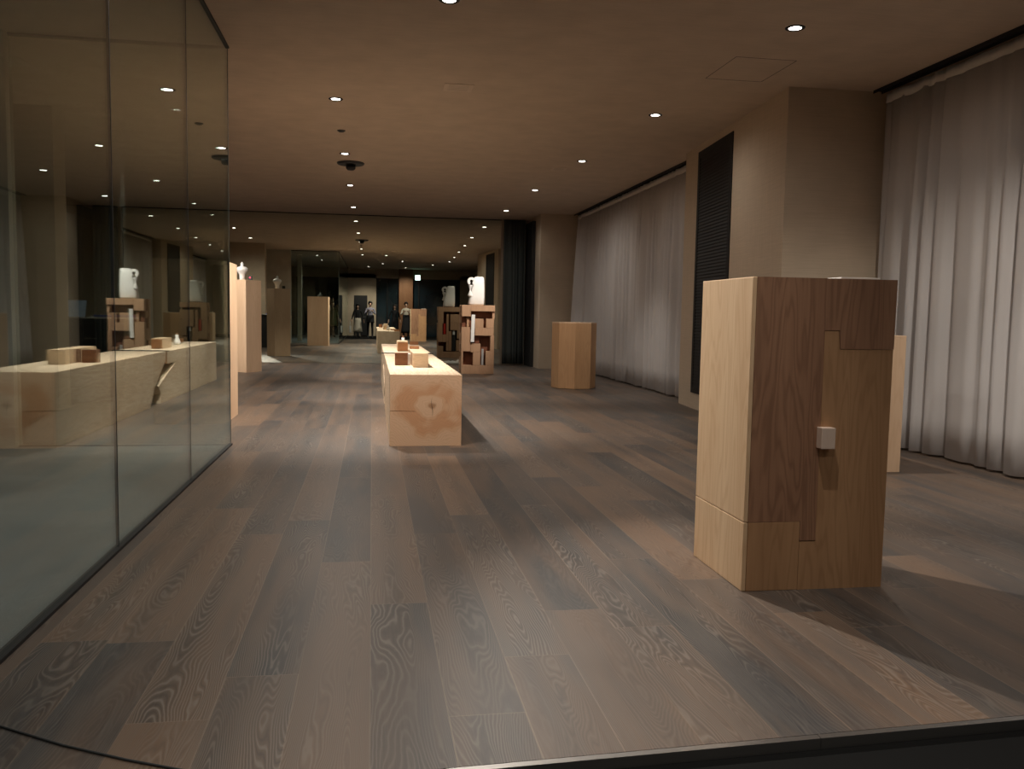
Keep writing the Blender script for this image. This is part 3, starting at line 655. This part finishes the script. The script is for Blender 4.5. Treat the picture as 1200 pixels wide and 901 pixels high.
# ------------------------------------------------------------------ vase and small device on the corner pedestal
def vase():
    v = thing('white_vase', 'white bottle vase with swelling shoulders on the tall pedestal by the mirror', 'vase', (-2.60, 18.24, 1.855))
    bm = bmesh.new(); add_lathe(bm, [(.045, .0005), (.055, .006), (.052, .06), (.062, .12), (.10, .17), (.118, .205), (.112, .24), (.075, .265), (.035, .275), (.028, .30), (.034, .33), (.022, .335), (.018, .30)], 32)
    obj('body', bm, MAT['clay'], v, True)
    bm = bmesh.new(); add_lathe(bm, [(.034, .3352), (.036, .338), (.012, .345), (.010, .362), (.001, .365)], 18); obj('stopper', bm, MAT['clay'], v, True)
    d = thing('small_black_device', 'small black device with a red light beside the white vase', 'device', (-2.435, 18.16, 1.855))
    obj('case', box(-.04, -.03, .0005, .04, .03, .085, bev=.006), MAT['black'], d)
    bm = bmesh.new(); add_lathe(bm, [(.013, 0), (.012, .006), (.001, .009)], 14); o = obj('indicator', bm, MAT['redled'], d); o.location = (0, -.031, .05); o.rotation_euler.x = math.pi/2
    o['label'] = 'glowing red indicator'
vase()

# ------------------------------------------------------------------ black counter beyond the vestibule
def counter():
    r = thing('reception_counter', 'black counter seen through the glass with a pale-edged top', 'counter', (-3.4, 12.1, 0))
    obj('cabinet', box(-.85, 0, 0, -.02, .7, 1.08, bev=.006), MAT['black'], r)
    obj('drawer_front', box(-.42, -.02, .62, -.06, -.0005, 1.02, bev=.003), MAT['blackmetal'], r)
    obj('drawer_front', box(-.42, -.02, .2, -.06, -.0005, .58, bev=.003), MAT['blackmetal'], r)
    obj('handle', box(-.32, -.035, .84, -.16, -.0205, .85), MAT['steel'], r); obj('handle', box(-.32, -.035, .42, -.16, -.0205, .43), MAT['steel'], r)
    obj('worktop', box(-.87, -.04, 1.081, -.015, .72, 1.105, bev=.002), MAT['black'], r)
    obj('pale_shelf', box(-.28, -.05, 1.106, .28, .3, 1.125, bev=.002), MAT['white'], r)
    obj('blue_strip', box(-.2, -.04, 1.1255, .25, .25, 1.155, bev=.002), MAT['blue'], r)
    l = thing('laptop_computer', 'open laptop on the left end of the black counter', 'laptop', (-3.98, 12.3, 1.106))
    obj('keyboard_base', box(-.17, -.12, 0, .17, .12, .018, bev=.003), MAT['grey'], l)
    bm = bmesh.new(); add_box(bm, -.17, 0, 0, .17, .008, .23, bev=.003); o = obj('screen', bm, MAT['screen'], l); o.location = (0, .12, .019); o.rotation_euler.x = math.radians(-18)
    p = thing('paper_tray', 'small white dish beside the laptop on the black counter', 'dish', (-3.70, 12.50, 1.1065))
    bm = bmesh.new(); add_lathe(bm, [(.03, 0), (.06, .008), (.075, .03), (.07, .03), (.05, .014), (.001, .012)], 20); obj('bowl', bm, MAT['white'], p, True)
counter()
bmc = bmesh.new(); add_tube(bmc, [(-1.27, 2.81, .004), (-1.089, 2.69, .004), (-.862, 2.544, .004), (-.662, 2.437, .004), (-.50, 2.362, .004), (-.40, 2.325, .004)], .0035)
tag(obj('thin_stripe', bmc, plain('dark_stripe', (.03, .03, .03), .6), smooth=True), 'thin black cable curving over the planks at the lower left corner', 'stripe')  # thin dark tube lying along the planks

# ------------------------------------------------------------------ people (seen in the mirror)
def person(label, loc, rotz, height, top, legs, arms, hair_long=False, coat=None, group=None):
    """arms: [(elbow, wrist), (elbow, wrist)] left(-x) and right(+x) for a 1.70 m figure facing +Y"""
    k = height/1.70
    root = thing('person', label, 'person', loc, rotz)
    V = []; Ed = []; Rr = []; Mt = []   # 0 skin 1 top 2 legs 3 shoes
    def v(p, r, m, par=None):
        V.append(Vector(p)); Rr.append(r); Mt.append(m)
        if par is not None: Ed.append((par, len(V)-1))
        return len(V)-1
    pel = v((0, 0, .93), .125, 2); wa = v((0, 0, 1.07), .112, 1, pel); ch = v((0, .005, 1.25), .135, 1, wa); uc = v((0, -.005, 1.365), .088, 1, ch)
    nk = v((0, 0, 1.445), .044, 0, uc); n2 = v((0, .002, 1.485), .040, 0, nk); jw = v((0, .026, 1.530), .054, 0, n2); sk = v((0, .006, 1.605), .082, 0, jw); cr = v((0, -.004, 1.66), .052, 0, sk)
    ns = v((0, .084, 1.574), .006, 0, sk)
    for sgn, (el, wr) in zip((-1, 1), arms):
        sh = v((sgn*.168, -.005, 1.365), .050, 1, uc)
        e = v(el, .040, 1, sh); w_ = v(wr, .027, 0, e)
        d = (Vector(wr)-Vector(el)).normalized(); side = d.cross(Vector((0, 0, 1)))
        if side.length < .2: side = Vector((0, 1, 0))
        side.normalize(); nrm = side.cross(d)
        pm = v(V[w_]+d*.055, .026, 0, w_)
        for q, (o_, L) in enumerate(((-.03, .060), (-.01, .072), (.01, .068), (.03, .052))):
            a = v(V[pm]+d*.035+side*o_, .0095, 0, pm); b = v(V[a]+d*L*.5-nrm*.008, .0085, 0, a); v(V[b]+d*L*.4-nrm*.022, .0075, 0, b)
        t1 = v(V[w_]+d*.035-side*.034*sgn, .012, 0, pm); v(V[t1]+d*.035-side*.012*sgn-nrm*.01, .009, 0, t1)
    for sgn in (-1, 1):
        hp = v((sgn*.088, 0, .86), .088, 2, pel); kn = v((sgn*.098, .012, .49), .058, 2, hp); cf = v((sgn*.10, -.012, .33), .052, 2, kn)
        an = v((sgn*.10, -.02, .085), .036, 2, cf); v((sgn*.105, -.05, .04), .034, 3, an); bl = v((sgn*.115, .10, .035), .036, 3, an); v((sgn*.12, .17, .028), .026, 3, bl)
    me = bpy.data.meshes.new('skeleton'); bm = bmesh.new()
    lay = bm.verts.layers.skin.verify()
    bv = []
    for p, r in zip(V, Rr):
        q = bm.verts.new(p*k); q[lay].radius = (r*k, r*k*(.82 if r > .095 else 1)); bv.append(q)
    bv[0][lay].use_root = True
    for a, b in Ed: bm.edges.new((bv[a], bv[b]))
    bm.to_mesh(me); bm.free()
    tmp = bpy.data.objects.new('tmp', me); COL.objects.link(tmp)
    sm = tmp.modifiers.new('skin', 'SKIN'); sm.use_smooth_shade = True
    sb = tmp.modifiers.new('sub', 'SUBSURF'); sb.levels = 2; sb.render_levels = 2
    dg = bpy.context.evaluated_depsgraph_get(); body = bpy.data.meshes.new_from_object(tmp.evaluated_get(dg)); body.name = 'body'
    bpy.data.objects.remove(tmp)
    body.materials.clear()
    for m in (MAT['skin'], top, legs, MAT['blk']): body.materials.append(m)
    for f in body.polygons:
        c = f.center/k; best = (9, 0)
        for a, b in Ed:
            A, B = V[a], V[b]; t = max(0, min(1, (c-A).dot(B-A)/max(1e-9, (B-A).length_squared)))
            dd = (A+(B-A)*t-c).length - (Rr[a]+(Rr[b]-Rr[a])*t)
            if dd < best[0]:
                m = Mt[a] if t < .5 else Mt[b]
                if Mt[b] == 0 and Mt[a] == 1: m = 1 if t < .85 else 0
                best = (dd, m)
        f.material_index = best[1]; f.use_smooth = True
    bo = bpy.data.objects.new('body', body); COL.objects.link(bo); bo.parent = root
    # eyes
    for sgn in (-1, 1):
        bm = bmesh.new(); bmesh.ops.create_uvsphere(bm, u_segments=10, v_segments=8, radius=.009*k); e = obj('eye', bm, MAT['white'], root, True); e.location = Vector((sgn*.029, .074, 1.600))*k
        bm = bmesh.new(); bmesh.ops.create_uvsphere(bm, u_segments=10, v_segments=8, radius=.0062*k); e2 = obj('iris', bm, MAT['hair'], e, True); e2.location = (0, .0045*k, 0)
        bm = bmesh.new(); bmesh.ops.create_uvsphere(bm, u_segments=10, v_segments=8, radius=.02*k); e3 = obj('ear', bm, MAT['skin'], root, True); e3.location = Vector((sgn*.083, -.002, 1.588))*k; e3.scale = (.45, .8, 1.3)
    bm = bmesh.new(); bmesh.ops.create_uvsphere(bm, u_segments=12, v_segments=8, radius=.018*k); mo = obj('mouth', bm, plain('lips', (.45, .16, .13), .5), root, True); mo.location = Vector((0, .083, 1.530))*k; mo.scale = (1, .35, .32)
    # hair shell
    bm = bmesh.new(); bmesh.ops.create_uvsphere(bm, u_segments=28, v_segments=20, radius=1)
    for q in bm.verts:
        x, y, z = q.co
        yy = y*.112-.018; zz = z*.118; xx = x*.100
        if y > .1 and z < .35: yy = min(yy, .02)                       # hair line above the face
        if hair_long and y < .15 and z < 0: zz = z*.34; xx *= 1.0+.25*(-z); yy = yy*.9-.03*(-z)
        elif z < -.2: yy = min(yy, -.01); zz = max(zz, -.075); xx *= .9
        q.co = Vector((xx, yy, zz+1.625))*k
    obj('hair', bm, MAT['hair'], root, True)
    if coat:
        m, ztop, zb, rt, rb = coat
        bm = bmesh.new(); n = 24; rings = []
        for j in range(7):
            t = j/6; rr = rt+(rb-rt)*t; z = ztop+(zb-ztop)*t
            rings.append([bm.verts.new(Vector(((rr*math.cos(2*math.pi*i/n))*(1+.04*math.sin(5*2*math.pi*i/n+j)), rr*.78*math.sin(2*math.pi*i/n), z))*k) for i in range(n)])
        for a, b in zip(rings, rings[1:]):
            for i in range(n): bm.faces.new((a[i], a[(i+1) % n], b[(i+1) % n], b[i]))
        c = obj('skirt' if 'skirt' in label else 'apron' if 'apron' in label else 'coat' if 'coat' in label else 'jacket', bm, m, root, True); so = c.modifiers.new('s', 'SOLIDIFY'); so.thickness = .008
    return root
FZ = -.028
hold = [((-.24, .06, 1.12), (-.10, .25, 1.26)), ((.24, .06, 1.12), (.10, .25, 1.26))]
down = [((-.25, -.02, 1.12), (-.30, .06, .90)), ((.25, -.02, 1.12), (.30, .06, .90))]
person('person in a lavender-grey sweater and black trousers holding a small camera, reflected in the mirror', (-.10, -.42, FZ), 0, 1.80, MAT['lav'], MAT['blk'], hold, coat=(MAT['blk'], 1.08, .72, .165, .20))
t = thing('compact_camera', 'small pale camera held by the person in the lavender-grey sweater', 'camera', (-.10, -.065, 1.255))
obj('camera_body', box(-.055, -.03, -.03, .055, 0, .035, bev=.006), MAT['grey'], t)
bm = bmesh.new(); add_lathe(bm, [(.024, 0), (.024, .022), (.018, .026), (.001, .026)], 20); o = obj('camera_lens', bm, MAT['blackmetal'], t, True); o.rotation_euler.x = -math.pi/2; o.location = (0, .0005, 0)
person('long-haired person in black top and cream skirt beside the dark door, in the mirror', (-.72, -1.1, FZ), 0, 1.66, MAT['blk'], MAT['cream'], down, True, coat=(MAT['cream'], 1.0, .30, .15, .24))
person('person in a cream blouse and long black apron, hands at chest, in the mirror', (1.68, -1.0, FZ), 0, 1.80, MAT['cream'], MAT['blk'], hold, coat=(MAT['blk'], 1.12, .25, .15, .23))
person('person dressed all in black standing behind the bench reflection', (1.12, -1.6, FZ), 0, 1.68, MAT['blk'], MAT['blk'], down, True)
person('person in an olive coat reading a white leaflet behind the glass, reflected in the mirror', (-1.95, -.6, -.004), 0, 1.74, MAT['olive'], MAT['blk'], [((-.24, .06, 1.14), (-.13, .26, 1.30)), ((.24, .0, 1.12), (.30, .08, .9))], coat=(MAT['olive'], 1.3, .55, .17, .25))
tag(obj('paper_leaflet', box(-.07, 0, -.12, .07, .003, .12), MAT['white'], loc=(-2.09, -.20, 1.44)), 'white leaflet held up by the person in the olive coat', 'leaflet')
def bag(label, loc, mat):
    r = thing('shoulder_bag', label, 'bag', loc)
    bm = bmesh.new(); add_box(bm, -.05, -.14, -.34, .05, .14, 0, bev=.02); obj('pouch', bm, mat, r)
    bm = bmesh.new(); add_tube(bm, [(0, -.09, -.01), (0, -.06, .16), (0, 0, .22), (0, .06, .16), (0, .09, -.01)], .008); obj('handle', bm, mat, r, True)
bag('white tote bag carried by the long-haired person in black and cream', (-1.09, -1.03, .56), MAT['white'])
bag('white bag hanging at the side of the person in the olive coat', (-1.555, -.54, .60), MAT['white'])
